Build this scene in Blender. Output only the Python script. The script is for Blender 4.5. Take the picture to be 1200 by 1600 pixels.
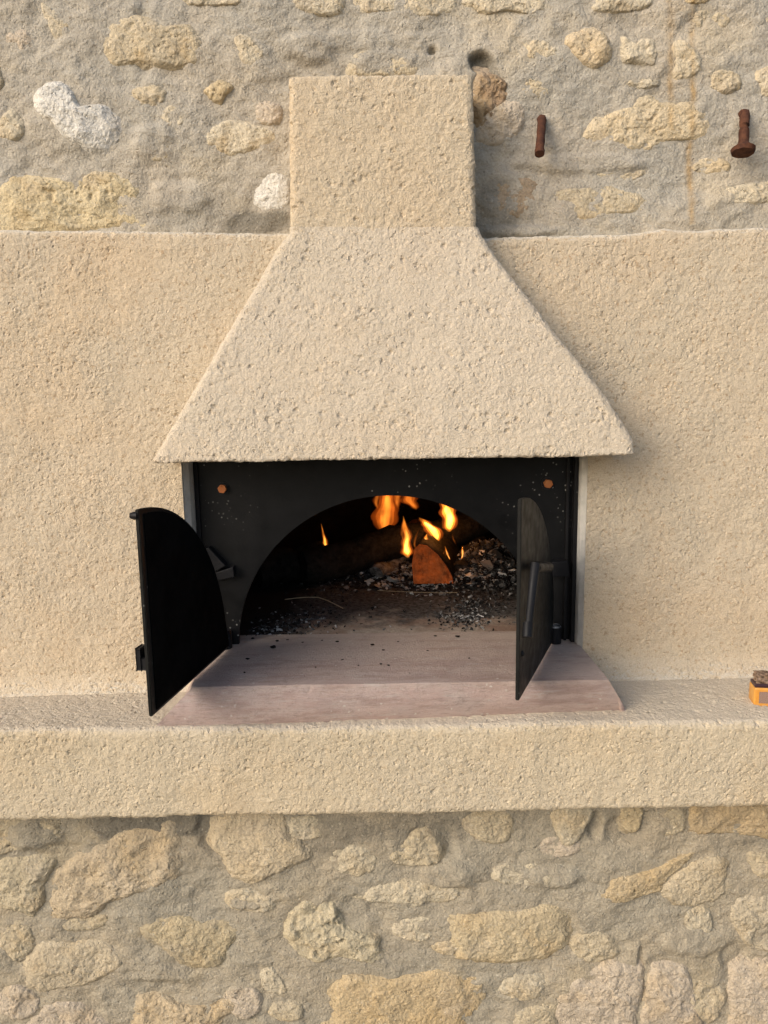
import bpy, bmesh, math, random
import numpy as np
from mathutils import Vector, Matrix

for o in list(bpy.data.objects): bpy.data.objects.remove(o, do_unlink=True)
sc = bpy.context.scene
C = sc.collection
R = math.radians

# ------------------------------------------------------------------ camera, sky, sun, exposure
PITCH, ROLL, CAMZ, CAMD, FPX = R(9.5), R(0.9), 1.45, 1.5, 1248.0
cf = np.array([0, math.cos(PITCH), -math.sin(PITCH)])
cr = np.array([1.0, 0, 0]); cu = np.array([0, math.sin(PITCH), math.cos(PITCH)])
ax = math.cos(ROLL)*cr - math.sin(ROLL)*cu
ay = math.sin(ROLL)*cr + math.cos(ROLL)*cu
CP = np.array([0, -CAMD, CAMZ])
cam = bpy.data.cameras.new('camera'); camo = bpy.data.objects.new('camera', cam); C.objects.link(camo)
M = Matrix.Identity(4)
for i in range(3):
    M[i][0] = ax[i]; M[i][1] = ay[i]; M[i][2] = -cf[i]; M[i][3] = CP[i]
camo.matrix_world = M
cam.sensor_fit = 'VERTICAL'; cam.sensor_height = 36; cam.lens = FPX/1600*36
cam.clip_start = 0.02; cam.clip_end = 500
sc.camera = camo

SUN = Vector((-0.68, -0.58, 0.46)).normalized()
w = bpy.data.worlds.new('World'); sc.world = w; w.use_nodes = True
wt = w.node_tree
sky = wt.nodes.new('ShaderNodeTexSky'); sky.sky_type = 'NISHITA'; sky.sun_disc = False
sky.sun_elevation = math.asin(SUN.z); sky.sun_rotation = math.atan2(SUN.x, SUN.y) % (2*math.pi)
sky.dust_density = 3.2; sky.ozone_density = 0.8; sky.air_density = 1.0
bg = wt.nodes['Background']; bg.inputs[1].default_value = 0.14
wt.links.new(sky.outputs[0], bg.inputs[0])
sl = bpy.data.lights.new('sun', 'SUN'); sl.energy = 1.0; sl.angle = R(42); sl.color = (1, 0.97, 0.93)
so = bpy.data.objects.new('sun', sl); C.objects.link(so); so.location = SUN*8
so.rotation_euler = SUN.to_track_quat('Z', 'Y').to_euler()
sc.view_settings.view_transform = 'Standard'; sc.view_settings.look = 'None'
sc.view_settings.gamma = 1; sc.view_settings.exposure = 0.62
sc.view_settings.use_curve_mapping = False
sc.cycles.use_denoising = True
sc.cycles.max_bounces = 5; sc.cycles.diffuse_bounces = 3; sc.cycles.glossy_bounces = 2; sc.cycles.transmission_bounces = 1

# ------------------------------------------------------------------ helpers
def ray(x, y): return cf + (x-600)/FPX*ax + (800-y)/FPX*ay
def P(x, y, Y):                       # photo position on the vertical plane at depth Y
    d = ray(x, y); return CP + d*((Y-CP[1])/d[1])
def PZ(x, y, z):                      # photo position on the level plane at height z
    d = ray(x, y); return CP + d*((z-CP[2])/d[2])
def PN(x, y, o, n):                   # ... on any plane
    d = ray(x, y); return CP + d*(np.dot(np.array(o)-CP, n)/np.dot(d, n))

rng = np.random.RandomState(7); PERM = rng.permutation(256); PERM = np.concatenate([PERM, PERM, PERM])
GRAD = rng.normal(size=(256, 3)); GRAD /= np.linalg.norm(GRAD, axis=1)[:, None]
def perlin(p):
    p = np.asarray(p, float); i = np.floor(p).astype(int); f = p-i; i &= 255
    u = f*f*f*(f*(f*6-15)+10); out = 0
    for dx in (0, 1):
        for dy in (0, 1):
            for dz in (0, 1):
                g = GRAD[PERM[PERM[PERM[i[..., 0]+dx]+i[..., 1]+dy]+i[..., 2]+dz]]
                d = g[..., 0]*(f[..., 0]-dx)+g[..., 1]*(f[..., 1]-dy)+g[..., 2]*(f[..., 2]-dz)
                out = out + d*(u[..., 0] if dx else 1-u[..., 0])*(u[..., 1] if dy else 1-u[..., 1])*(u[..., 2] if dz else 1-u[..., 2])
    return out*1.5
def fbm(p, sc_, oct=4, gain=.5, seed=0., ridged=False):
    p = np.asarray(p, float)*sc_+seed*17.31; a = 1.0; s = 0; tot = 0
    for _ in range(oct):
        n = perlin(p); s = s + a*((1-2*np.abs(n)) if ridged else n); tot += a
        a *= gain; p = p*2.03+5.7
    return s/tot
def sstep(a, b, x):
    t = np.clip((x-a)/(b-a), 0, 1); return t*t*(3-2*t)

def empty(name, loc):
    o = bpy.data.objects.new(name, None); o.location = loc; o.empty_display_size = .05; C.objects.link(o); return o
def tag(o, label=None, cat=None, group=None, kind=None):
    for k, v in (('label', label), ('category', cat), ('group', group), ('kind', kind)):
        if v: o[k] = v
    return o
def link(name, me, mat, parent=None, smooth=True, loc=None):
    o = bpy.data.objects.new(name, me); C.objects.link(o)
    if mat: me.materials.append(mat)
    if smooth: me.shade_smooth()
    if loc is not None: o.location = loc
    if parent:
        o.parent = parent
        q = parent; t = Vector((0, 0, 0))
        while q: t += q.location; q = q.parent
        o.location = Vector(loc if loc is not None else (0, 0, 0)) - t   # mesh data stays in world metres
    return o
def pymesh(name, v, f, mat, parent=None, smooth=True, col=None, loc=None):
    me = bpy.data.meshes.new(name); v = np.asarray(v, float)
    if loc is not None: v = v-np.asarray(loc)
    if isinstance(f, np.ndarray):
        me.vertices.add(len(v)); me.vertices.foreach_set('co', v.ravel())
        n = f.shape[1]; me.loops.add(f.size); me.loops.foreach_set('vertex_index', f.ravel().astype(np.int32))
        me.polygons.add(len(f)); me.polygons.foreach_set('loop_start', np.arange(0, f.size, n, dtype=np.int32))
        me.update(calc_edges=True)
    else:
        me.from_pydata([tuple(a) for a in v], [], f)
    me.validate()
    if col is not None:
        a = me.color_attributes.new('tone', 'FLOAT_COLOR', 'POINT')
        a.data.foreach_set('color', np.c_[col, np.ones(len(col))].ravel())
    return link(name, me, mat, parent, smooth, loc)
def gridfaces(r, c, mask=None, close=False):
    i = np.arange(r*c).reshape(r, c)
    if close: i = np.c_[i, i[:, :1]]
    q = np.stack([i[:-1, :-1], i[:-1, 1:], i[1:, 1:], i[1:, :-1]], -1).reshape(-1, 4)
    return q if mask is None else q[mask.ravel()]
def grid(name, V, mat, parent=None, mask=None, col=None, close=False, flip=False, smooth=True):
    r, c = V.shape[:2]; f = gridfaces(r, c, mask, close)
    if flip: f = f[:, ::-1]
    return pymesh(name, V.reshape(-1, 3), f, mat, parent, smooth, None if col is None else col.reshape(-1, 3))
def bobj(name, bm, mat, parent=None, smooth=False, bevel=0, loc=None, seg=2):
    if bevel:
        bmesh.ops.bevel(bm, geom=list(bm.edges), offset=bevel, segments=seg, profile=.6, affect='EDGES', clamp_overlap=True)
    bmesh.ops.recalc_face_normals(bm, faces=bm.faces)
    if loc is not None: bmesh.ops.translate(bm, verts=bm.verts, vec=-Vector(loc))
    me = bpy.data.meshes.new(name); bm.to_mesh(me); bm.free()
    return link(name, me, mat, parent, smooth, loc)
def box_bm(a, b, mtx=None):
    bm = bmesh.new(); bmesh.ops.create_cube(bm, size=1)
    a, b = np.array(a, float), np.array(b, float)
    for v in bm.verts: v.co = Vector((a+b)/2 + np.array(v.co)*(b-a))
    if mtx: bm.transform(mtx)
    return bm
def tube(name, pts, rad, mat, parent=None, n=10, flat=1.0, loc=None, jit=0, seed=0):
    pts = [Vector(p) for p in pts]; rad = rad if hasattr(rad, '__len__') else [rad]*len(pts)
    V = []; up = Vector((0.13, 0.21, 1)); rr = random.Random(seed)
    for k, p in enumerate(pts):
        t = (pts[min(k+1, len(pts)-1)]-pts[max(k-1, 0)]).normalized()
        s = t.cross(up)
        if s.length < .1: s = t.cross(Vector((1, 0, 0)))
        s.normalize(); q = s.cross(t)
        V.append([tuple(p+(s*math.cos(a)+q*math.sin(a)*flat)*rad[k]*(1+jit*rr.uniform(-1, 1))) for a in [2*math.pi*j/n for j in range(n)]])
    V = np.array(V).reshape(-1, 3); m = len(pts)
    f = [tuple(int(x) for x in q) for q in gridfaces(m, n, close=True)] + [tuple(range(n))[::-1], tuple(range((m-1)*n, m*n))]
    o = pymesh(name, V, f, mat, parent, True, loc=loc)
    o.data.set_sharp_from_angle(angle=R(50)) if hasattr(o.data, 'set_sharp_from_angle') else None
    return o

# node helper -------------------------------------------------------
class NT:
    def __init__(s, name, rough=.8, spec=.2, metal=0):
        s.m = bpy.data.materials.new(name); s.m.use_nodes = True; s.t = s.m.node_tree
        s.b = s.t.nodes['Principled BSDF']; s.out = s.t.nodes['Material Output']
        s.b.inputs['Roughness'].default_value = rough; s.b.inputs['Specular IOR Level'].default_value = spec
        s.b.inputs['Metallic'].default_value = metal
        s.pos = s.n('ShaderNodeNewGeometry').outputs['Position']
    def put(s, sock, v):
        if hasattr(v, 'links') or isinstance(v, bpy.types.NodeSocket): s.t.links.new(v, sock)
        else: sock.default_value = (tuple(v)+(1,) if hasattr(v, '__len__') and len(v) == 3 and sock.type == 'RGBA' else v)
    def n(s, typ, ins=None, **props):
        k = s.t.nodes.new(typ)
        for a, v in props.items(): setattr(k, a, v)
        for a, v in (ins or {}).items(): s.put(k.inputs[a], v)
        return k
    def math(s, op, a, b=None, clamp=False):
        k = s.n('ShaderNodeMath', operation=op, use_clamp=clamp); s.put(k.inputs[0], a)
        if b is not None: s.put(k.inputs[1], b)
        return k.outputs[0]
    def noise(s, scale, detail=3, rough=.55, vec=None, dist=0, col=False):
        k = s.n('ShaderNodeTexNoise', {'Vector': vec or s.pos, 'Scale': scale, 'Detail': detail, 'Roughness': rough, 'Distortion': dist})
        return k.outputs['Color' if col else 'Fac']
    def vor(s, scale, vec=None, feat='F1', out='Distance', rand=1):
        k = s.n('ShaderNodeTexVoronoi', {'Vector': vec or s.pos, 'Scale': scale, 'Randomness': rand}, feature=feat); return k.outputs[out]
    def map(s, v, a, b, c=0., d=1.):
        k = s.n('ShaderNodeMapRange', {'Value': v, 'From Min': a, 'From Max': b, 'To Min': c, 'To Max': d}); return k.outputs[0]
    def mix(s, f, a, b, blend='MIX'):
        k = s.n('ShaderNodeMix', data_type='RGBA', blend_type=blend); s.put(k.inputs[0], f); s.put(k.inputs[6], a); s.put(k.inputs[7], b); return k.outputs[2]
    def vadd(s, a, b, sc_=1.0):
        k = s.n('ShaderNodeVectorMath', operation='MULTIPLY_ADD'); s.put(k.inputs[0], b); k.inputs[1].default_value = (sc_,)*3; s.put(k.inputs[2], a); return k.outputs[0]
    def vmul(s, a, v):
        k = s.n('ShaderNodeVectorMath', operation='MULTIPLY'); s.put(k.inputs[0], a); k.inputs[1].default_value = v; return k.outputs[0]
    def color(s, c): s.put(s.b.inputs['Base Color'], c)
    def bump(s, h, dist=.002, strength=1):
        k = s.n('ShaderNodeBump', {'Height': h, 'Distance': dist, 'Strength': strength}); s.t.links.new(k.outputs[0], s.b.inputs['Normal'])
    def disp(s, h, scale, mid=.5):
        k = s.n('ShaderNodeDisplacement', {'Height': h, 'Scale': scale, 'Midlevel': mid}); s.t.links.new(k.outputs[0], s.out.inputs['Displacement'])
        s.m.displacement_method = 'BOTH'

def plaster(name, c1, c2, speck, amp, grain=150, smooth_amt=.35, speckamt=.5, dust=None):  # dust: settled dust on the shelf, painted top-edge highlight on the panel
    t = NT(name, .92, .1)
    wob = t.noise(90, 2, .5, col=True)
    v = t.vadd(t.pos, wob, .004)
    n1 = t.noise(grain, 4, .65, v)
    n2 = t.noise(grain*.45, 3, .6)
    pv = t.vadd(t.pos, t.noise(130, 3, .6, col=True), .009)
    def pits(sc_, r0, r1, lo):
        return t.math('MULTIPLY', t.map(t.vor(sc_, pv), r0, r1), t.map(t.vor(sc_, pv, out='Color'), lo, lo+.25))
    pit = t.math('ADD', t.math('MULTIPLY', pits(grain*.42, .34, .10, .40), .75), t.math('MULTIPLY', pits(grain*.8, .36, .12, .35), .4))
    zone = t.map(t.noise(7, 3, .6), .35, .65, smooth_amt, 1)
    h = t.math('ADD', t.math('MULTIPLY', n1, .55), t.math('MULTIPLY', n2, .6))
    h = t.math('SUBTRACT', h, t.math('MULTIPLY', pit, .62))
    h = t.math('MULTIPLY', h, zone)
    h = t.math('ADD', h, t.math('MULTIPLY', t.noise(26, 2, .5), .4))
    t.disp(h, amp, .35)
    big = t.map(t.noise(4.5, 4, .6), .3, .7)
    c = t.mix(big, c1, c2)
    c = t.mix(t.map(t.noise(2.6, 5, .6, t.vadd(t.pos, wob, .02)), .52, .66, 0, .5), c, tuple(x*y for x, y in zip(c1, (1.0, .93, .84))))
    c = t.mix(t.map(t.noise(6.5, 4, .65), .60, .74, 0, .45), c, tuple(x*1.1 for x in c2))
    sp = t.map(t.noise(grain*.95, 3, .65, t.vadd(t.pos, wob, .01)), .57, .70, 0, speckamt)
    c = t.mix(sp, c, speck)
    if dust:
        up = t.n('ShaderNodeSeparateXYZ', {0: t.n('ShaderNodeNewGeometry').outputs['True Normal']}).outputs[2]
        c = t.mix(t.map(up, .55, .85, 0, .75), c, dust)  # settled dust on the shelf; on the panel a painted top-edge highlight
    wsp = t.map(t.vor(70), .06, .035, 0, .55)
    wsp = t.math('MULTIPLY', wsp, t.map(t.noise(11, 1), .5, .6))
    c = t.mix(wsp, c, (.66, .60, .48))
    fine = t.map(t.noise(380, 2, .7), .2, .8, .78, 1.18)
    k = t.n('ShaderNodeCombineXYZ', {0: fine, 1: fine, 2: fine}); c = t.mix(1, c, k.outputs[0], 'MULTIPLY')
    t.color(c); return t.m

M_panel = plaster('plaster_ochre', (.545, .445, .32), (.50, .43, .325), (.31, .205, .11), .0084, 140, .5, .65, (.60, .56, .48))  # last colour: pale cement cap with its top-edge highlight painted in
M_hood = plaster('plaster_pale', (.54, .465, .365), (.525, .45, .345), (.40, .30, .19), .0080, 140, .7, .5)
M_chim = plaster('plaster_chimney', (.545, .45, .325), (.525, .44, .32), (.36, .25, .14), .0086, 140, .8, .4)
M_shelf = plaster('plaster_shelf', (.53, .445, .315), (.51, .435, .32), (.32, .23, .14), .0078, 140, .6, .45, (.53, .465, .375))

def masonry(name, amp, grain):
    t = NT(name, .93, .1)
    a = t.n('ShaderNodeVertexColor', layer_name='tone').outputs['Color']
    wob = t.noise(50, 2, .5, col=True); v = t.vadd(t.pos, wob, .005)
    n1 = t.noise(grain, 4, .58, v)
    d = t.math('POWER', t.map(t.vor(grain*1.1, v), 0, .8), 1.5)
    h = t.math('ADD', n1, t.math('MULTIPLY', d, -.25))
    pit = t.map(t.noise(grain*.8, 2, .5, t.vadd(t.pos, wob, .03)), .27, .36, .55, 0)
    h = t.math('SUBTRACT', h, pit)
    t.disp(h, amp, .35)
    f = t.map(t.noise(260, 3, .75), .2, .8, .74, 1.24)
    g = t.map(t.noise(30, 4, .6), .3, .7, .92, 1.08)
    f = t.math('MULTIPLY', f, g)
    k = t.n('ShaderNodeCombineXYZ', {0: f, 1: f, 2: f}); c = t.mix(1, a, k.outputs[0], 'MULTIPLY')
    sp = t.map(t.noise(190, 1), .66, .74, 0, .5); c = t.mix(sp, c, (.52, .47, .38))
    sp2 = t.map(t.noise(150, 1, vec=v), .68, .76, 0, .5); c = t.mix(sp2, c, (.16, .12, .08))
    t.color(c); return t.m
M_mortar = masonry('mortar', .0028, 190)
M_stone = masonry('limestone', .0042, 150)

def metal(name, base, rough, specks=0., rust=None, spec=.25):
    t = NT(name, rough, spec)
    c = t.mix(t.map(t.noise(14, 4, .6), .3, .7), base, tuple(b*1.7+.002 for b in base))
    if rust: c = t.mix(t.map(t.noise(90, 4, .7), .35, .62), c, rust)
    if specks:
        d = t.vor(95, t.vadd(t.pos, t.noise(300, 1, col=True), .002))
        zone = t.math('MULTIPLY', t.map(t.noise(7, 3, .6), .54, .70), t.map(t.vor(95, feat='F1', out='Color'), .5, .9))
        s_ = t.math('MULTIPLY', t.map(d, .20, .10, 0, 1), zone)
        c = t.mix(t.math('MULTIPLY', s_, specks), c, (.55, .54, .5))
    t.color(c)
    r_ = t.map(t.noise(40, 3), .3, .7, rough-.1, rough+.12); t.put(t.b.inputs['Roughness'], r_)
    t.bump(t.noise(180, 3, .6), .0006, .5); return t.m
M_plate = metal('black_sheet_metal', (.0032, .0033, .0037), .46, .7, None, .17)
M_door = metal('black_door_steel', (.006, .006, .0056), .46, .3, None, .15)
M_iron = metal('black_iron', (.007, .007, .008), .45, .3, None, .14)
M_inner = metal('sooty_steel', (.002, .002, .002), .9, 0, None, .03)
M_bolt = metal('rusty_bolt', (.24, .075, .022), .75, 0, (.33, .13, .05))
M_rust = metal('rusty_nail_iron', (.035, .016, .012), .85, 0, (.11, .048, .028), .1)

# ------------------------------------------------------------------ levels and depths (metres)
Y_WALL_UP, Y_WALL_LOW, Y_PLATE, Y_SHELF = .055, -.115, .05, None
ZS = P(610, 1003, .05)[2]                         # sill slab top
ZSH = P(600, 1068, 0)[2]                          # shelf top
Y_SHELF = PZ(600, 1137, ZSH)[1]

# ------------------------------------------------------------------ ground
def ground():
    t = NT('gravel_ground', .95, .1)
    t.color(t.mix(t.noise(60, 4, .7), (.15, .13, .10), (.23, .20, .16)))
    t.bump(t.noise(90, 4, .7), .01, .6)
    o = pymesh('ground', [(-60, -60, 0), (60, -60, 0), (60, 60, 0), (-60, 60, 0)], [(0, 1, 2, 3)], t.m, None, False)
    tag(o, kind='structure')
ground()

# ------------------------------------------------------------------ stone wall
WALL = empty('stone_wall', (0, .2, 0))
tag(WALL, 'old rubble stone wall of pale limestone set in rough grey mortar', 'wall')

def catmull(pts, n):
    p = np.array(pts, float); m = len(p); out = []
    for i in range(m):
        a, b, c, d = p[i-1], p[i], p[(i+1) % m], p[(i+2) % m]
        for t in np.linspace(0, 1, n, endpoint=False):
            out.append(.5*((2*b)+(c-a)*t+(2*a-5*b+4*c-d)*t*t+(3*b-a-3*c+d)*t**3))
    return np.array(out)
G1, G2 = np.array((.37, .342, .288)), np.array((.42, .37, .295))     # mortar: cool and warm
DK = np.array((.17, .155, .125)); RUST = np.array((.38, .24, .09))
up_blobs = [  # lumps in the mortar: centre x y, radii, rise (photo px -> mm)
    (285, 310, 45, 28, 9), (480, 75, 40, 22, 9), (600, 100, 55, 22, 8), (800, 305, 60, 40, 8), (100, 205, 70, 30, 5), (1110, 330, 70, 30, 5),
    (240, 225, 30, 32, 7), (820, 362, 55, 10, 12), (752, 97, 16, 13, -22), (676, 78, 7, 6, -14), (765, 150, 26, 42, -10), (225, 60, 15, 50, -7),
    (560, 60, 80, 16, 4), (900, 255, 110, 14, 6), (1050, 20, 40, 20, 4)]
low_blobs = [(705, 1365, 60, 25, 8), (860, 1370, 55, 24, 8), (385, 1408, 35, 16, 8), (330, 1300, 25, 40, -9), (880, 1455, 30, 40, -9), (970, 1300, 30, 30, -9),
    (60, 1300, 60, 30, 10), (930, 1290, 14, 30, -12), (1000, 1520, 8, 60, -10), (560, 1420, 60, 30, -5), (300, 1500, 60, 30, -5), (1090, 1470, 70, 30, 6),
    (240, 1550, 60, 30, -6), (680, 1320, 40, 40, -7), (1150, 1500, 30, 40, -8)]
up_dark = [(400, 350, 62, 20, .8), (755, 98, 18, 12, .9), (780, 340, 40, 40, .45), (765, 150, 22, 40, .6), (330, 330, 120, 30, .25), (560, 95, 120, 30, .2)]  # shade by the flue and in the hole painted into the mortar colour
low_dark = [(235, 1290, 115, 24, .85), (330, 1310, 20, 40, .5), (520, 1300, 90, 35, .5), (650, 1295, 100, 30, .4), (985, 1285, 26, 36, .5), (920, 1285, 14, 36, .4), (1180, 1300, 60, 30, .3)]  # shelf's shadow painted as dark patches on the mortar just below it
def wall_field(X, Z, Y, blobs, darks, low):
    p = np.stack([X, np.zeros_like(X)+(3.3 if low else 0), Z], -1)
    lo = .010*fbm(p, 5, 2, seed=1)
    h = lo + .011*fbm(p, 11, 3, seed=2) + .0042*fbm(p*np.array([1, 1, 1.7]), 34, 3, seed=3) + .0016*fbm(p, 95, 2, seed=4)
    h += .003*(fbm(p, 9, 3, seed=8, ridged=True)-.3)
    n = fbm(p, 20, 3, seed=5); n2 = fbm(p, 5, 3, seed=6)
    for bx, by, rx, ry, hh in blobs:
        c = P(bx, by, Y); s = (CAMD+Y)/FPX
        r = np.hypot((X-c[0])/(rx*s), (Z-c[2])/(ry*s))+.45*n
        h += hh*.001*sstep(1.15, .55, r)
    t = sstep(-.35, .4, n2)
    col = G1*(1-t[..., None])+G2*t[..., None]
    k = (.55*sstep(.12, .42, fbm(p, 8, 4, seed=15)))[..., None]; col = col*(1-k)+np.array((.47, .40, .29))*k      # buff film over buried stone
    k = (.35*sstep(.10, .5, fbm(p, 13, 4, seed=16)))[..., None]; col = col*(1-k)+np.array((.32, .29, .24))*k
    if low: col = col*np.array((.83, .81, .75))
    col = col*(1+.10*fbm(p, 45, 3, seed=7))[..., None]
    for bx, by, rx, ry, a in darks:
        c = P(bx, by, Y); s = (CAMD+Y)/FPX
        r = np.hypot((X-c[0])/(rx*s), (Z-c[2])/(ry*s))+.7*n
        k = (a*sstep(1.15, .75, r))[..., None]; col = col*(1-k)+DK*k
    return h, lo, col
def rust(X, Z, Y, col):
    p = np.stack([X, 0*X, Z], -1)
    for x0, x1, y0, y1, wd, a in ((1038, 1048, -400, 205, 5, .8), (1088, 1078, -400, 352, 4.5, .8), (1060, 1062, -400, 20, 14, .3)):
        A, B = P(x0, y0, Y), P(x1, y1, Y); s = (CAMD+Y)/FPX
        t = (A[2]-Z)/(A[2]-B[2]); cx_ = A[0]+(B[0]-A[0])*t+.006*fbm(p, 22, 2, seed=9)
        k = a*np.exp(-((X-cx_)/(wd*s))**2)*((t < 1)*1.)*np.clip(.6+1.2*fbm(p, 30, 3, seed=11), 0, 1)
        col = col*(1-k[..., None])+RUST*k[..., None]
    return col
def axis(a, b, fa, fb, fine, coarse):
    return np.concatenate([np.arange(a, fa, coarse), np.arange(fa, fb, fine), np.arange(fb, b+coarse, coarse)])
def wall_face(Y, x0, x1, z0, z1, zf0, zf1, blobs, darks, low):
    xs = axis(x0, x1, -.86, .86, .0034, .02); zs = axis(z0, z1, zf0, zf1, .0034, .02)
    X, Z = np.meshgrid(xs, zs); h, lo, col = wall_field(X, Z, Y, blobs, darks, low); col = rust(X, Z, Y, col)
    V = np.stack([X, Y-h, Z], -1)
    V = np.pad(V, ((1, 1), (1, 1), (0, 0)), 'edge'); col = np.pad(col, ((1, 1), (1, 1), (0, 0)), 'edge')
    for s in (np.s_[0, :], np.s_[-1, :], np.s_[:, 0], np.s_[:, -1]): V[s][..., 1] = .5      # wall thickness
    grid('mortar_face', V, M_mortar, WALL, col=col)
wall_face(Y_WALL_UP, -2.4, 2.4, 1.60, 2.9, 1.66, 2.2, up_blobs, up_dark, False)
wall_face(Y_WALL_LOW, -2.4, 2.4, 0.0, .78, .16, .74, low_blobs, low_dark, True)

PALE, GOLD, WHITE, PINK, TAN = (.53, .46, .34), (.51, .41, .26), (.60, .57, .51), (.50, .42, .325), (.48, .405, .285)
def stone(poly, Y, col, rise=14, rough=1.0, smear=.5, seed=0, low=False, porous=0, ochre=.35, spot=None):
    """one field stone bedded in the mortar; poly in photo px on the wall plane"""
    out = catmull([P(x, y, Y) for x, y in poly], max(6, int(110/len(poly))))
    c = out.mean(0); out = c+(out-c)*1.16; m = len(out); size = np.abs(out-c).max()
    rings = max(14, int(size/.0034)); rr = np.linspace(0, 1, rings+1)
    X = c[0]+(out[None, :, 0]-c[0])*rr[:, None]; Z = c[2]+(out[None, :, 2]-c[2])*rr[:, None]
    p = np.stack([X, np.zeros_like(X)+seed*.37, Z], -1)
    ed = 1+.10*fbm(p, 30, 3, seed=seed)+.05*fbm(p, 90, 2, seed=seed+3)          # ragged outline
    X = c[0]+(X-c[0])*ed; Z = c[2]+(Z-c[2])*ed; p = np.stack([X, p[..., 1], Z], -1)
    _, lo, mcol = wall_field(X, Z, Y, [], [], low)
    r = rr[:, None]+0*X
    prof = sstep(1.02, .64 if low else .58, r+.15*fbm(p, 16, 3, seed=seed+1)+.18*fbm(p, 7, 2, seed=seed+14))*.85+.15*sstep(.9, .1, r)
    h = lo-.010+prof*(rise*.001*(.55 if low else .48)+.0085)
    rg = rough*prof
    h += rg*(.006*fbm(p, 13, 3, seed=seed+2)+.0035*fbm(p, 36, 3, seed=seed+4)+.0022*fbm(p, 90, 2, seed=seed+5))
    h += rg*.004*(fbm(p, 16, 3, seed=seed+6, ridged=True)-.35)
    if porous: h -= porous*.012*sstep(.18, .5, fbm(p, 55, 2, seed=seed+7))*prof
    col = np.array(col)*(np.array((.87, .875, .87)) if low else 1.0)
    base = np.array(col)*np.ones(X.shape+(3,))
    k = (ochre*sstep(-.05, .45, fbm(p, 16, 4, seed=seed+8)))[..., None]; base = base*(1-k)+np.array((.46, .33, .17))*k
    k = (.4*sstep(.05, .5, fbm(p, 12, 4, seed=seed+9)))[..., None]; base = base*(1-k)+np.array((.42, .36, .28))*k
    base *= (1+.13*fbm(p, 60, 3, seed=seed+10))[..., None]
    if spot:
        sx, sy, sr = spot; q = P(sx, sy, Y); s = (CAMD+Y)/FPX
        k = sstep(1.2, .7, np.hypot(X-q[0], Z-q[2])/(sr*s)+.5*fbm(p, 30, 3))[..., None]; base = base*(1-k)+np.array((.14, .12, .10))*k
    k = np.clip(smear*1.1*fbm(p, 11, 4, seed=seed+12)+(.25+1.1*smear)*sstep(.70, 1.0, r+.30*fbm(p, 22, 4, seed=seed+13)+.42*fbm(p, 7, 2, seed=seed+14)), 0, 1)[..., None]
    base = base*(1-k)+mcol*k
    base = rust(X, Z, Y, base)
    V = np.stack([X, Y-h, Z], -1)
    area = np.sum(out[:, 0]*np.roll(out[:, 2], -1)-np.roll(out[:, 0], -1)*out[:, 2])
    grid('stone', V, M_stone, WALL, col=base, close=True, flip=bool(area > 0))
def sp(l, ox=0, oy=0, s=.5): return [(ox+x*s, oy+y*s) for x, y in l]
U = Y_WALL_UP; L = Y_WALL_LOW
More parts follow.
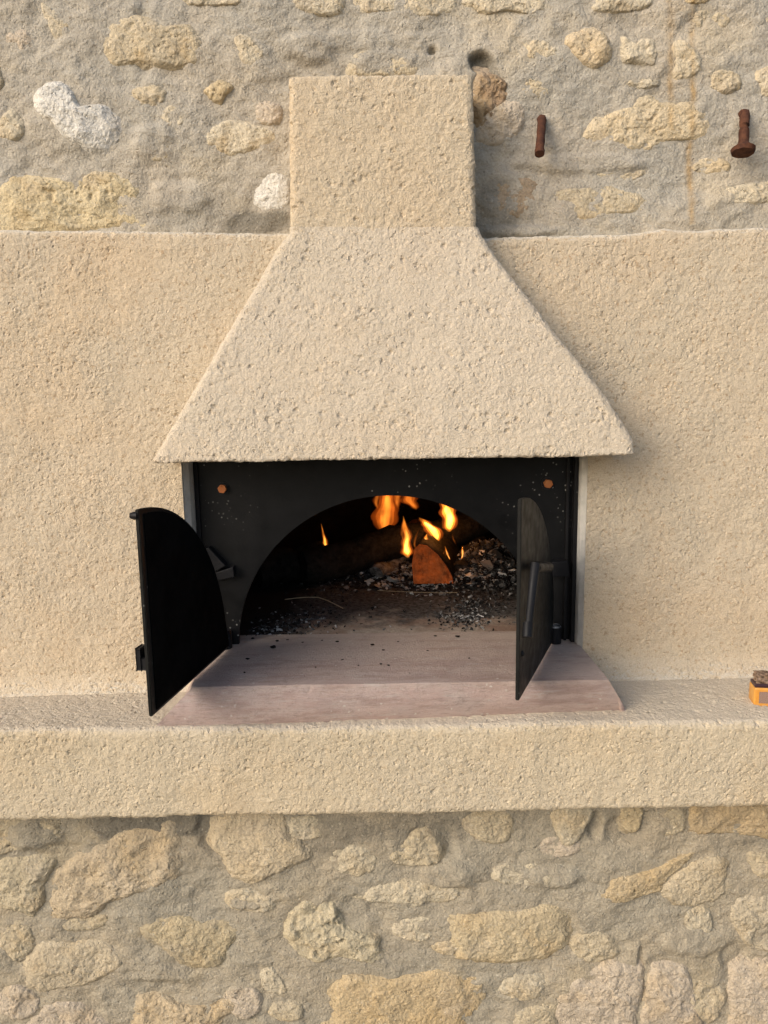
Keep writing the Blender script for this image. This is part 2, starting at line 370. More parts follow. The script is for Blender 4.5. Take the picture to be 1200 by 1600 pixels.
st = [
 (sp([(120, -10), (180, 30), (225, 80), (215, 125), (180, 135), (150, 95), (125, 40)]), U, PALE, dict(ochre=.5)),
 (sp([(300, 120), (315, 60), (430, 35), (520, 75), (600, 80), (640, 120), (632, 185), (580, 208), (480, 218), (420, 210), (325, 208)]), U, TAN, dict(rise=20, rough=1.3, ochre=.55, smear=.25)),
 (sp([(718, 110), (765, 98), (832, 148), (840, 188), (790, 222), (750, 200), (735, 150)]), U, PALE, dict(smear=.2)),
 (sp([(95, 310), (130, 262), (180, 248), (230, 280), (262, 335), (330, 328), (376, 380), (385, 430), (320, 472), (230, 458), (180, 430), (150, 388), (110, 352)]), U, WHITE, dict(smear=.10, ochre=.06, rise=30)),
 (sp([(632, 278), (690, 243), (745, 262), (705, 305), (690, 328), (650, 305)]), U, GOLD, dict(rough=1.5, smear=.4)),
 (sp([(635, 405), (720, 368), (800, 385), (866, 410), (838, 458), (760, 482), (680, 478), (628, 442)]), U, PALE, dict(ochre=.6, smear=.45)),
 (sp([(425, 420), (470, 415), (530, 440), (545, 490), (500, 515), (440, 500)]), U, TAN, dict(smear=.7)),
 (sp([(-40, 560), (60, 543), (140, 545), (230, 550), (300, 528), (400, 538), (452, 572), (468, 640), (458, 735), (200, 740), (-40, 735)]), U, (.54, .45, .29), dict(rough=1.5, ochre=.4, porous=.35, smear=.15, rise=18)),
 (sp([(780, 590), (850, 520), (915, 550), (920, 650), (845, 672), (778, 640)]), U, WHITE, dict(smear=.5, rough=1.3, ochre=.25)),
 (sp([(545, -20), (810, -20), (790, 20), (650, 24), (565, 16)]), U, PALE, dict(smear=.3)),
 (sp([(910, -20), (1085, -20), (1085, 42), (980, 52), (912, 30)]), U, PALE, dict(smear=.45)),
 (sp([(880, 112), (960, 88), (1024, 148), (980, 178), (900, 162)]), U, TAN, dict(smear=.7)),
 (sp([(1090, 172), (1180, 148), (1300, 188), (1295, 240), (1090, 240)]), U, TAN, dict(smear=.8)),
 (sp([(1090, -20), (1200, -10), (1300, -20), (1450, -20), (1440, 30), (1340, 58), (1260, 45), (1120, 40)]), U, PALE, dict(smear=.25, ochre=.45)),
 (sp([(255, -20), (490, -20), (512, 28), (470, 50), (400, 34), (300, 42)], 600), U, PALE, dict(smear=.25)),
 (sp([(640, 22), (690, -15), (850, -15), (848, 20), (760, 46), (650, 44)], 600), U, PALE, dict(smear=.2, rise=20)),
 (sp([(885, -20), (1060, -20), (1040, 10), (960, 18), (900, 10)], 600), U, GOLD, dict(smear=.2)),
 (sp([(556, 125), (620, 83), (692, 93), (724, 150), (718, 205), (660, 228), (598, 208), (568, 168)], 600), U, (.53, .43, .29), dict(smear=.08, rise=20, rough=1.3)),
 (sp([(722, 112), (758, 116), (775, 150), (800, 114), (862, 116), (870, 180), (852, 218), (780, 214), (726, 203)], 600), U, PALE, dict(smear=.12, rise=17)),
 (sp([(888, 132), (940, 118), (988, 158), (994, 222), (940, 262), (892, 243)], 600), U, PALE, dict(smear=.05, rise=19, ochre=.4)),
 (sp([(612, 412), (660, 343), (740, 318), (820, 292), (900, 308), (1000, 318), (1062, 368), (1078, 415), (1020, 448), (900, 444), (850, 474), (780, 492), (700, 474), (638, 458)], 600), U, (.54, .45, .31), dict(smear=.12, rise=19, porous=.35)),
 (sp([(1138, 95), (1200, 38), (1280, 60), (1280, 145), (1180, 155)], 600), U, PALE, dict(smear=.3)),
 (sp([(1152, 240), (1200, 193), (1280, 200), (1280, 295), (1200, 295)], 600), U, PALE, dict(smear=.3)),
 (sp([(1003, 602), (1060, 578), (1200, 558), (1290, 560), (1290, 635), (1200, 645), (1050, 644)], 600), U, PALE, dict(smear=.2, ochre=.2)),
 (sp([(515, 592), (620, 576), (700, 568), (800, 588), (855, 620), (842, 664), (740, 676), (620, 694), (525, 664)], 600), U, TAN, dict(smear=.5, ochre=.45)),
 (sp([(286, 410), (330, 340), (380, 310), (435, 318), (446, 380), (402, 434), (350, 458), (296, 445)], 600), U, (.50, .42, .32), dict(smear=.2, rise=16, rough=1.4)),
 (sp([(280, 225), (340, 228), (390, 262), (394, 300), (335, 385), (282, 390)], 600), U, (.30, .21, .13), dict(smear=.1, rise=8, rough=2.6, porous=1, ochre=.5)),
 (sp([(290, 560), (380, 540), (480, 570), (490, 640), (400, 680), (300, 680)], 600), U, (.36, .27, .18), dict(smear=.5)),
 (sp([(-20, 220), (40, 180), (110, 185), (120, 215), (60, 235), (-20, 240)], 600), U, TAN, dict(smear=.75)),
 (sp([(-60, 210), (-10, 190), (20, 250), (0, 290), (-60, 290)]), U, TAN, dict(smear=.5)),
 # lower courses
 (sp([(-60, 240), (60, 188), (150, 186), (184, 210), (154, 270), (148, 342), (100, 394), (40, 374), (-60, 330)], 0, 1240), L, (.48, .41, .29), dict(smear=.3, rise=20, rough=1.4)),
 (sp([(182, 230), (230, 170), (350, 128), (430, 103), (545, 102), (574, 170), (584, 252), (500, 292), (400, 332), (350, 352), (240, 393), (152, 384), (160, 280)], 0, 1240), L, (.49, .40, .28), dict(smear=.35, rise=20, rough=1.5)),
 (sp([(660, 130), (690, 50), (750, 35), (880, 45), (924, 110), (1004, 180), (930, 233), (870, 254), (790, 284), (720, 279), (694, 210), (662, 170)], 0, 1240), L, (.53, .44, .31), dict(smear=.08, rise=26, ochre=.3)),
 (sp([(82, 500), (150, 458), (240, 458), (330, 458), (394, 510), (378, 548), (330, 574), (270, 604), (200, 618), (98, 628), (82, 570)], 0, 1240), L, (.50, .42, .30), dict(smear=.25, rise=18)),
 (sp([(426, 410), (500, 373), (600, 388), (700, 392), (752, 412), (754, 460), (724, 510), (692, 556), (620, 554), (540, 524), (468, 472)], 0, 1240), L, (.46, .38, .25), dict(smear=.4, rough=1.3)),
 (sp([(876, 440), (925, 345), (980, 335), (1040, 345), (1065, 388), (1112, 425), (1200, 445), (1220, 500), (1184, 535), (1060, 524), (980, 544), (926, 522)], 0, 1240), L, (.51, .44, .31), dict(smear=.15, rough=2.0, porous=1, rise=18)),
 (sp([(705, 310), (760, 300), (830, 315), (868, 335), (860, 362), (790, 370), (715, 360)], 0, 1240), L, PALE, dict(smear=.4, rough=1.8)),
 (sp([(805, 560), (850, 536), (894, 590), (904, 628), (838, 628)], 0, 1240), L, PALE, dict(smear=.2)),
 (sp([(96, 700), (160, 650), (240, 652), (304, 690), (350, 760), (220, 800), (96, 780)], 0, 1240), L, PINK, dict(smear=.3)),
 (sp([(415, 664), (480, 630), (560, 648), (650, 656), (722, 635), (766, 660), (724, 704), (690, 745), (560, 770), (425, 750)], 0, 1240), L, (.49, .39, .26), dict(smear=.25, rough=1.6)),
 ([(495, 1562), (515, 1535), (560, 1524), (620, 1524), (700, 1513), (748, 1528), (755, 1552), (737, 1592), (700, 1630), (600, 1640), (510, 1628)], L, (.50, .39, .24), dict(smear=.1, rise=22, ochre=.5)),
 (sp([(200, 400), (225, 368), (360, 368), (450, 358), (544, 356), (566, 420), (554, 478), (480, 509), (380, 534), (260, 524), (196, 514), (190, 450)], 600, 1240), L, (.50, .41, .27), dict(smear=.12, rise=22, ochre=.45)),
 (sp([(16, 200), (60, 138), (130, 106), (190, 148), (190, 212), (140, 228), (60, 224)], 600, 1240), L, TAN, dict(smear=.4, rough=1.7)),
 (sp([(236, 80), (300, 50), (400, 55), (424, 130), (380, 168), (280, 144)], 600, 1240), L, TAN, dict(smear=.5)),
 (sp([(530, 40), (590, 20), (655, 30), (642, 92), (602, 154), (558, 154), (526, 100)], 600, 1240), L, PALE, dict(smear=.35, rise=20)),
 (sp([(732, 40), (770, 20), (814, 36), (803, 102), (780, 128), (742, 114)], 600, 1240), L, GOLD, dict(smear=.4)),
 (sp([(868, 60), (910, 30), (944, 50), (938, 110), (900, 130), (868, 118)], 600, 1240), L, TAN, dict(smear=.4)),
 (sp([(945, 36), (1060, 18), (1200, 20), (1290, 25), (1290, 132), (1100, 134), (950, 128)], 600, 1240), L, (.48, .37, .23), dict(smear=.3, ochre=.5, rise=18)),
 (sp([(716, 258), (850, 231), (974, 176), (942, 222), (872, 282), (862, 304), (720, 344), (636, 334), (700, 290)], 600, 1240), L, (.48, .38, .24), dict(smear=.25, ochre=.5)),
 (sp([(862, 292), (920, 238), (1000, 187), (1074, 192), (1084, 240), (1064, 324), (960, 358), (888, 334)], 600, 1240), L, (.49, .41, .29), dict(smear=.2, rise=20)),
 (sp([(1138, 190), (1200, 180), (1290, 190), (1290, 280), (1160, 262)], 600, 1240), L, TAN, dict(smear=.4)),
 (sp([(556, 600), (620, 548), (720, 517), (802, 540), (812, 600), (792, 680), (764, 770), (556, 770)], 600, 1240), L, PINK, dict(smear=.2, rise=20, rough=1.5)),
 (sp([(818, 560), (862, 516), (944, 526), (974, 590), (985, 680), (1005, 770), (792, 770), (806, 640)], 600, 1240), L, PINK, dict(smear=.25, rise=18, rough=1.4)),
 (sp([(390, 705), (440, 656), (548, 640), (552, 700), (550, 770), (380, 770)], 600, 1240), L, TAN, dict(smear=.3)),
 (sp([(1076, 700), (1086, 590), (1108, 536), (1200, 515), (1300, 515), (1300, 770), (1076, 770)], 600, 1240), L, PINK, dict(smear=.2, rise=20)),
 (sp([(330, 240), (400, 208), (480, 215), (545, 250), (530, 296), (430, 290), (345, 280)], 600, 1240), L, PALE, dict(smear=.6, rough=1.6)),
 (sp([(-70, 290), (0, 270), (90, 262), (222, 286), (230, 328), (100, 343), (-70, 335)], 600, 1240), L, PALE, dict(smear=.5)),
 (sp([(940, 365), (1015, 358), (1024, 450), (950, 454)], 600, 1240), L, PALE, dict(smear=.4)),
 (sp([(1080, 340), (1150, 320), (1290, 340), (1290, 480), (1150, 490), (1090, 420)], 600, 1240), L, (.48, .41, .30), dict(smear=.35, rough=1.6)),
 (sp([(-60, 80), (60, 70), (200, 75), (225, 130), (170, 175), (60, 180), (-60, 190)], 0, 1240), L, TAN, dict(smear=.6, rough=1.6)),
]
for k, (x, y, rx, ry) in enumerate([(555, 1345, 45, 28), (650, 1450, 40, 22), (130, 1440, 50, 20), (450, 1580, 35, 20), (930, 1480, 45, 30), (870, 1325, 45, 20), (480, 1290, 50, 25), (820, 1540, 45, 30),
        (1100, 1560, 40, 40), (30, 1465, 35, 40), (30, 1565, 40, 30), (380, 1565, 35, 30), (640, 1400, 45, 18), (840, 80, 35, 22), (835, 140, 30, 20), (1130, 130, 30, 22), (970, 270, 60, 16), (1110, 260, 40, 16),
        (235, 150, 40, 24), (30, 65, 35, 25), (20, 195, 30, 28), (270, 185, 32, 22), (420, 175, 28, 25), (1110, 30, 38, 22), (1000, 132, 45, 10), (700, 1480, 30, 14), (560, 1480, 30, 22)]):
    q = random.Random(k+40); n_ = q.choice([5, 6, 7])
    st.append(([(x+rx*q.uniform(.75, 1.1)*math.cos(6.283*j/n_+.4), y+ry*q.uniform(.75, 1.15)*math.sin(6.283*j/n_+.4)) for j in range(n_)], L if y > 900 else U, q.choice([PALE, TAN, PINK, TAN]), dict(smear=q.uniform(.55, .8), rise=11, rough=1.3)))
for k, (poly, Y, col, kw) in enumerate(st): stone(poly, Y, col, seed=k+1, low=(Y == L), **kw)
rs = random.Random(4)                                 # stones of the wall beyond the photograph's edges
for Y, xr, zr in ((U, (-1.9, -.86), (1.85, 2.7)), (U, (.86, 1.9), (1.85, 2.7)), (L, (-1.9, -.86), (.1, .72)), (L, (.86, 1.9), (.1, .72)), (U, (-.8, .8), (2.3, 2.7)), (L, (-.8, .8), (.06, .18))):
    z = zr[0]
    while z < zr[1]:
        x = xr[0]+rs.uniform(0, .1)
        while x < xr[1]:
            wd, hd = rs.uniform(.06, .13), rs.uniform(.035, .06)
            ctr = np.array((x+wd, Y, z+rs.uniform(-.02, .02)))
            poly = []
            for j in range(9):
                a = 2*math.pi*j/9; e = rs.uniform(.8, 1.1)
                q = ctr+np.array((wd*e*math.cos(a), 0, hd*e*math.sin(a))); dd = q-CP
                poly.append((600+FPX*(dd@ax)/(dd@cf), 800-FPX*(dd@ay)/(dd@cf)))
            if wd > .075: stone(poly, Y, rs.choice([PALE, TAN, GOLD, PINK]), seed=rs.randint(70, 900), low=(Y == L), smear=rs.uniform(.15, .5), rough=rs.uniform(1, 1.6))
            x += 2*wd+rs.uniform(.03, .10)
        z += rs.uniform(.13, .17)

# ------------------------------------------------------------------ fireplace: plastered surround, shelf, hood, flue
FIRE = empty('outdoor_fireplace', (0, 0, 0))
tag(FIRE, 'beige plastered outdoor oven with flared hood, open black metal doors and stone sill', 'fireplace')

XL, XR = P(288, 780, 0)[0], P(917, 780, 0)[0]         # opening in the plaster
def lin(pts):                                          # piecewise-linear edge height over x, from photo px at depth Y
    a = np.array([(p[0], p[2]) for p in pts]); a = a[np.argsort(a[:, 0])]
    return lambda x: np.interp(x, a[:, 0], a[:, 1])
ztop = lin([P(x, y, 0) for x, y in ((-200, 362), (0, 361), (200, 362), (450, 366), (760, 373), (900, 369), (1000, 365), (1040, 357), (1072, 361), (1200, 357), (1400, 356))])
zshelf = lin([P(x, y, 0) for x, y in ((-100, 1088), (600, 1068), (1300, 1049))])
xs = axis(-2.4, 2.4, -.80, .80, .0030, .015)
n1 = int(.86/.003)
prof = [(.12, 0)]+[(y, 0) for y in np.arange(.09, .012, -.006)]           # (Y, drop from the top edge)
prof += [(.012-.012*math.sin(a), .010*(1-math.cos(a))) for a in np.linspace(.15, math.pi/2, 6)]
rows = []
zt, zb = ztop(xs), zshelf(xs)-.012
wob = .0022*fbm(np.stack([xs, 0*xs, 0*xs], -1), 18, 3, seed=21)
for y, d in prof: rows.append(np.stack([xs, y+0*xs, zt+wob-d], -1))
for k in range(1, n1+1):
    z = (zt+wob-.010)+(zb-(zt+wob-.010))*k/n1
    t = np.clip((zshelf(xs)+.045-z)/.045, 0, 1.3)
    rows.append(np.stack([xs, -.022*t*t, z], -1))
V = np.array(rows)
V[..., 1] -= .0035*fbm(V, 7, 3, seed=22)*(np.arange(len(V)) > 14)[:, None]
cx_ = .25*(V[:-1, :-1]+V[1:, :-1]+V[:-1, 1:]+V[1:, 1:])
HOLE_TOP = 1.36
mask = ~((cx_[..., 0] > XL) & (cx_[..., 0] < XR) & (cx_[..., 2] < HOLE_TOP))
mask &= ~((np.abs(cx_[..., 0]) < .12) & (cx_[..., 2] < ztop(0)-.03) & (cx_[..., 2] > HOLE_TOP+.02))   # flue throat behind the hood
grid('surround_panel', V, M_panel, FIRE, mask=mask, flip=True)

def grey():
    t = NT('bare_cement', .9, .1)
    t.color(t.mix(t.map(t.noise(50, 4, .6), .3, .7), (.46, .45, .42), (.62, .60, .56))); t.bump(t.noise(160, 4, .7), .002, .8); return t.m
M_cem = grey()
for x_, g_ in ((XL, 1), (XR, -1)):
    bm = bmesh.new()
    f1 = bm.faces.new([bm.verts.new((x_+g_*dx, y, .80)) for dx, y in ((-.02, .0035), (.0002, .0035), (.0075, .016), (.0086, .030), (.0086, .085), (-.02, .085))])
    ret = bmesh.ops.extrude_face_region(bm, geom=[f1]); vs = [v for v in ret['geom'] if isinstance(v, bmesh.types.BMVert)]
    bmesh.ops.translate(bm, verts=vs, vec=(0, 0, HOLE_TOP-.80)); bobj('opening_reveal', bm, M_cem, FIRE)

# shelf -------------------------------------------------------------
zfb = lin([P(x, y, Y_SHELF) for x, y in ((-100, 1277), (0, 1275), (350, 1268), (600, 1265), (660, 1265), (720, 1262), (1200, 1252), (1300, 1250))])
zft = lin([P(x, y, Y_SHELF) for x, y in ((-100, 1141), (300, 1141), (600, 1138), (900, 1132), (1200, 1129))])
prof = []
for y in np.arange(.02, Y_SHELF+.012, -.003): prof.append((y, 0., 0))
for a in np.linspace(.1, math.pi/2, 7): prof.append((Y_SHELF+.012-.012*math.sin(a), 0.-.012*(1-math.cos(a)), 0))
for k in np.linspace(0, 1, 44)[1:]: prof.append((Y_SHELF, -.012*(1-k), k))
for a in np.linspace(.2, math.pi/2, 5): prof.append((Y_SHELF+.008*(1-math.cos(a)), -.008*math.sin(a), 1))
for y in np.arange(Y_SHELF+.012, .02, .008): prof.append((y, -.008, 1))
xs2 = axis(-2.4, 2.4, -.80, .80, .0030, .015)
wob = .0025*fbm(np.stack([xs2, 0*xs2, 0*xs2], -1), 16, 3, seed=31); wob2 = .002*fbm(np.stack([xs2, 0*xs2+4, 0*xs2], -1), 30, 3, seed=32)
rows = []
for y, d, k in prof:
    tt = np.clip((y-.0)/(Y_SHELF-.0), 0, 1)
    zt_ = zshelf(xs2)*(1-tt)+zft(xs2)*tt
    rows.append(np.stack([xs2, y+(wob if k or d else wob*tt), zt_*(1-k)+(zfb(xs2)+wob2)*k+d], -1))
V = np.array(rows); V[..., 2] += .0015*fbm(V, 9, 3, seed=33)
grid('shelf', V, M_shelf, FIRE, flip=True)

# hood and flue ------------------------------------------------------
def u_sweep(name, rows, mat, step=.0026, rnd=.011, und=.003, seed=41):
    """rows: (left front corner, right front corner, back depth); a U of side, front, side per row"""
    wf = max(np.linalg.norm(r[1]-r[0]) for r in rows); df = max(r[2]-r[0][1] for r in rows)
    nf, ns = int(wf/step), max(4, int(df/.004)); Vs = []
    for Lp, Rp, yb in rows:
        yf = Lp[1]; dp = max(yb-yf, 1e-5); q = min(rnd, dp*.9)
        us = []
        for t in np.linspace(0, 1, ns, endpoint=False): us.append((0., yb+(yf+q-yb)*t))
        for a in np.linspace(0, math.pi/2, 6): us.append((q*(1-math.cos(a)), yf+q-q*math.sin(a)))
        left = np.array(us); W = Rp[0]-Lp[0]
        mid = np.stack([np.linspace(q, W-q, nf)[1:-1], np.full(nf-2, yf)], -1)
        right = left[::-1].copy(); right[:, 0] = W-right[:, 0]
        a = np.concatenate([left, mid, right]); t = a[:, 0]/W
        Vs.append(np.stack([Lp[0]+a[:, 0], a[:, 1], Lp[2]+(Rp[2]-Lp[2])*t], -1))
    V = np.array(Vs); d = und*fbm(V, 8, 3, seed=seed); V[..., 1] -= d; V[..., 0] += .6*und*fbm(V, 16, 3, seed=seed+1)
    V[..., 2] += .5*und*fbm(V, 20, 3, seed=seed+2)
    return grid(name, V, mat, FIRE, flip=True)
YF0, YF1 = -.050, -.125
def path(pts, v):                                     # photo polyline, parametrised by its y
    a = np.array(pts, float); y = a[0, 1]+(a[-1, 1]-a[0, 1])*v; return np.interp(y, a[:, 1], a[:, 0]), y
lp = [(455, 355), (453, 366), (438, 384), (238, 721)]; rp = [(746, 355), (751, 370), (768, 393), (862, 516), (925, 592), (974, 660), (989, 690), (991, 709)]
rows = []; nv = int(.44/.0026)
for k in range(nv+1):
    v = k/nv; yf = YF0+(YF1-YF0)*v**1.0
    x1, y1 = path(lp, v); x2, y2 = path(rp, v)
    rows.append((P(x1, y1, yf), P(x2, y2, yf), .02))
Lb, Rb = rows[-1][0], rows[-1][1]
for yf in np.concatenate([np.linspace(YF1+.003, YF1+.012, 3), np.arange(YF1+.02, .015, .006)]):
    e = .006
    rows.append((np.array([Lb[0], yf, Lb[2]-.001-(0 if yf > YF1+.005 else -.001)]), np.array([Rb[0], yf, Rb[2]-.001]), .02))
u_sweep('hood', rows, M_hood)
Ct = -.048; T0, T1, B0, B1 = P(453, 120, Ct), P(737, 118, Ct), P(457, 375, Ct), P(742, 375, Ct)
rows = [(np.array([T0[0], y, T0[2]]), np.array([T1[0], y, T1[2]]), .09) for y in np.arange(.085, Ct+.008, -.005)]
rows += [(np.array([T0[0], Ct+.006-.006*math.sin(a), T0[2]-.006*(1-math.cos(a))]), np.array([T1[0], Ct+.006-.006*math.sin(a), T1[2]-.006*(1-math.cos(a))]), .09) for a in np.linspace(.2, 1.57, 4)]
nv = int(.30/.0026)
for k in range(1, nv+1):
    v = k/nv; rows.append((T0+(B0-T0)*v-np.array([0, 0, .006*(1-v)]), T1+(B1-T1)*v-np.array([0, 0, .006*(1-v)]), .09))
u_sweep('flue', rows, M_chim, und=.004, seed=51, rnd=.009)

# stone sill slab -----------------------------------------------------
def slab_mat():
    t = NT('pink_sandstone', .62, .3)
    v = t.vmul(t.pos, (1.0, 5.0, 7.0))
    c = t.mix(t.map(t.noise(9, 5, .65, v), .3, .7), (.46, .33, .29), (.55, .425, .385))
    c = t.mix(t.map(t.noise(16, 5, .7), .45, .75, 0, .7), c, (.50, .43, .40))
    c = t.mix(t.map(t.noise(14, 6, .75, t.vmul(t.pos, (.7, 9., 12.))), .45, .7, 0, .55), c, (.50, .42, .385))
    c = t.mix(t.map(t.noise(60, 3, .6, v), .52, .72, 0, .65), c, (.29, .215, .185))
    s = t.n('ShaderNodeSeparateXYZ', {0: t.pos})
    dust = t.math('MULTIPLY', t.map(t.math('ADD', s.outputs[1], t.map(t.noise(20, 4, .7), .3, .7, -.06, .06)), -.20, .08, .15, .6), t.map(s.outputs[2], ZS-.02, ZS-.004))
    c = t.mix(dust, c, (.47, .40, .33))
    c = t.mix(t.map(t.noise(6, 4, .6, t.vmul(t.pos, (1, 1, 1))), .55, .7, 0, .5), c, (.33, .245, .22))
    c = t.mix(t.map(t.noise(11, 6, .7, t.vmul(t.pos, (.6, 3., 3.))), .50, .64, 0, .6), c, (.30, .21, .175))
    c = t.mix(t.map(t.noise(19, 5, .75, t.vmul(t.pos, (.8, 2., 4.))), .56, .68, 0, .55), c, (.52, .47, .43))
    w_ = t.math('MULTIPLY', t.map(t.vor(55, t.vadd(t.pos, t.noise(80, 2, col=True), .012)), .16, .08), t.map(t.noise(13, 2), .44, .56))
    c = t.mix(t.map(t.noise(32, 6, .8), .56, .70, 0, .55), c, (.24, .165, .135))
    c = t.mix(t.math('MULTIPLY', w_, .8), c, (.62, .58, .53))
    t.color(c); t.bump(t.math('ADD', t.noise(90, 5, .7, v), t.math('MULTIPLY', t.noise(260, 3, .7), .6)), .0045, .9); return t.m
M_slab = slab_mat()
def slab():
    zb = ZSH-.004
    fl, fr = PZ(237, 1141, zb), PZ(980, 1113, zb); tl, tr = PZ(299, 1074, ZS), PZ(951, 1062, ZS)
    yb = PZ(600, 989, ZS)[1]
    bl, br = XL+.006, XR-.006
    nx, ny = 240, 24; V = []
    # section from the back of the top, over the rounded nose, down the sloping front
    for j in range(ny+1):
        k = 1-(1-j/ny)**2; V.append([(bl+(br-bl)*i/nx)*(1-k)+(tl[0]+(tr[0]-tl[0])*i/nx)*k for i in range(nx+1)])
    X = np.array(V); Y = np.array([[yb*(1-j/ny)**2+(tl[1]+(tr[1]-tl[1])*i/nx)*(1-(1-j/ny)**2) for i in range(nx+1)] for j in range(ny+1)])
    Z = np.full_like(X, ZS)
    F = []
    for j in range(1, 13):
        k = j/12
        F.append([((tl[0]+(tr[0]-tl[0])*i/nx)*(1-k)+(fl[0]+(fr[0]-fl[0])*i/nx)*k, (tl[1]+(tr[1]-tl[1])*i/nx)*(1-k)+(fl[1]+(fr[1]-fl[1])*i/nx)*k-.010*math.sin(math.pi*k)*.8, ZS*(1-k)+zb*k) for i in range(nx+1)])
    G = np.concatenate([np.stack([X, Y, Z], -1), np.array(F)])
    # soften the nose
    for _ in range(1):
        G[ny-2:ny+4, :, :] = .5*G[ny-2:ny+4]+.25*(G[ny-3:ny+3]+G[ny-1:ny+5])
    G[..., 2] += .0012*fbm(G, 9, 3, seed=61); G[..., 1] += .002*fbm(G, 12, 3, seed=62)
    nose = np.exp(-((np.arange(len(G))-ny-.5)/2.2)**2)[:, None]; ch = .0022*fbm(G, 45, 3, seed=63)-.004*sstep(.25, .5, fbm(G, 16, 3, seed=64))
    G[..., 2] += ch*nose; G[..., 1] -= .8*ch*nose
    # side skirts down to the shelf
    Ls, Rs = G[:, 0].copy(), G[:, -1].copy(); Ls[:, 2] = zb-.03; Rs[:, 2] = zb-.03
    kk = 1-(1-np.arange(ny+1)/ny)**2
    for S_, x0, q in ((Ls, bl, fl), (Rs, br, fr)):
        S_[:ny+1, 0] = x0+(q[0]-x0)*kk; S_[:ny+1, 1] = yb+(q[1]-yb)*kk; S_[ny+1:, :2] = q[:2]
    G = np.concatenate([Ls[:, None], G, Rs[:, None]], 1)
    o = grid('sill_slab', G, M_slab, FIRE, flip=True); o.data.set_sharp_from_angle(angle=R(40))
    return yb
YSB = slab()

# ------------------------------------------------------------------ oven interior
def soot():
    t = NT('sooty_firebrick', .95, .1)
    t.color(t.mix(t.map(t.noise(12, 4, .6), .3, .7), (.010, .009, .008), (.03, .026, .022))); t.bump(t.noise(60, 4, .7), .006, .8); return t.m
def hearth_mat():
    t = NT('ashy_hearth', .95, .1)
    s = t.n('ShaderNodeSeparateXYZ', {0: t.pos})
    c = t.mix(t.map(t.noise(70, 5, .7), .35, .65), (.33, .275, .22), (.46, .39, .32))
    c = t.mix(t.map(t.noise(9, 4, .6), .45, .62, 0, .7), c, (.22, .125, .085))
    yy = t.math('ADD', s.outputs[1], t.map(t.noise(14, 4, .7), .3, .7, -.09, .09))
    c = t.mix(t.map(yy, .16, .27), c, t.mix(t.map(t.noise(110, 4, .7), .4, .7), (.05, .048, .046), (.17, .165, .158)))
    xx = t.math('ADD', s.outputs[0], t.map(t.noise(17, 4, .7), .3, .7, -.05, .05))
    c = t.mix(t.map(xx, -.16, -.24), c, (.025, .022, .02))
    t.color(c); t.bump(t.noise(120, 5, .7), .004, .9); return t.m
ARC = P(610, 1008, .05); ACX, ACZ, AR = ARC[0], ARC[2], .306
xs3 = np.linspace(-.5, .52, 90); ys3 = np.linspace(YSB+.004, 1.1, 90); X, Yg = np.meshgrid(xs3, ys3)
p = np.stack([X, Yg, 0*X], -1)
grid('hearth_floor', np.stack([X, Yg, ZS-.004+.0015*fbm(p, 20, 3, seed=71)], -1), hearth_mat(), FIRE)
secs = [(.058, .33, .33), (.12, .335, .335), (.15, .40, .37), (.25, .47, .42), (.4, .50, .44), (.6, .50, .44), (.8, .44, .41), (.95, .33, .33), (1.04, .18, .2), (1.07, .02, .02)]
V = np.array([[(ACX+rx*math.cos(a), y, ZS-.03+(rz+.03)*math.sin(a)) for a in np.linspace(0, math.pi, 40)] for y, rx, rz in secs])
grid('oven_vault', V, soot(), FIRE)

# ------------------------------------------------------------------ metal front
FR = [XL+.0088, XR-.0088, ZS-.001, 1.40]
def front_plate():
    x0, x1, z0, z1 = FR
    th = sorted(list(np.linspace(0, math.pi, 73)) + [math.atan2(z1-ACZ, x1-ACX), math.atan2(z1-ACZ, x0-ACX)])
    inn = []; outr = []
    for a in th:
        c, s = math.cos(a), math.sin(a)
        inn.append((ACX+AR*c, max(z0, ACZ+AR*s)))
        t = min([q for q in ((x1-ACX)/c if c > 1e-6 else 9, (x0-ACX)/c if c < -1e-6 else 9, (z1-ACZ)/s if s > 1e-6 else 9)])
        outr.append((ACX+t*c, max(z0, ACZ+t*s)))
    n = len(th); V = [(x, Y_PLATE, z) for x, z in inn]+[(x, Y_PLATE, z) for x, z in outr]+[(x, Y_PLATE+.010, z) for x, z in inn]+[(x, Y_PLATE+.010, z) for x, z in outr]
    f = []
    for i in range(n-1):
        f += [(i, i+1, n+i+1, n+i), (2*n+i, 3*n+i, 3*n+i+1, 2*n+i+1), (i, 2*n+i, 2*n+i+1, i+1)]
    o = pymesh('front_plate', V, [q[::-1] for q in f], M_plate, FIRE, False); return o
PLATE = front_plate()
zr = FR[2]+.001
for xa, xb, yd in ((FR[0]+.0005, FR[0]+.009, .006), (FR[1]-.008, FR[1]-.0005, .020), (FR[1]-.020, FR[1]-.014, .008)):
    bobj('edge_flange', box_bm((xa, Y_PLATE-yd, zr), (xb, Y_PLATE-.0005, 1.39)), M_iron, PLATE, bevel=.0012)
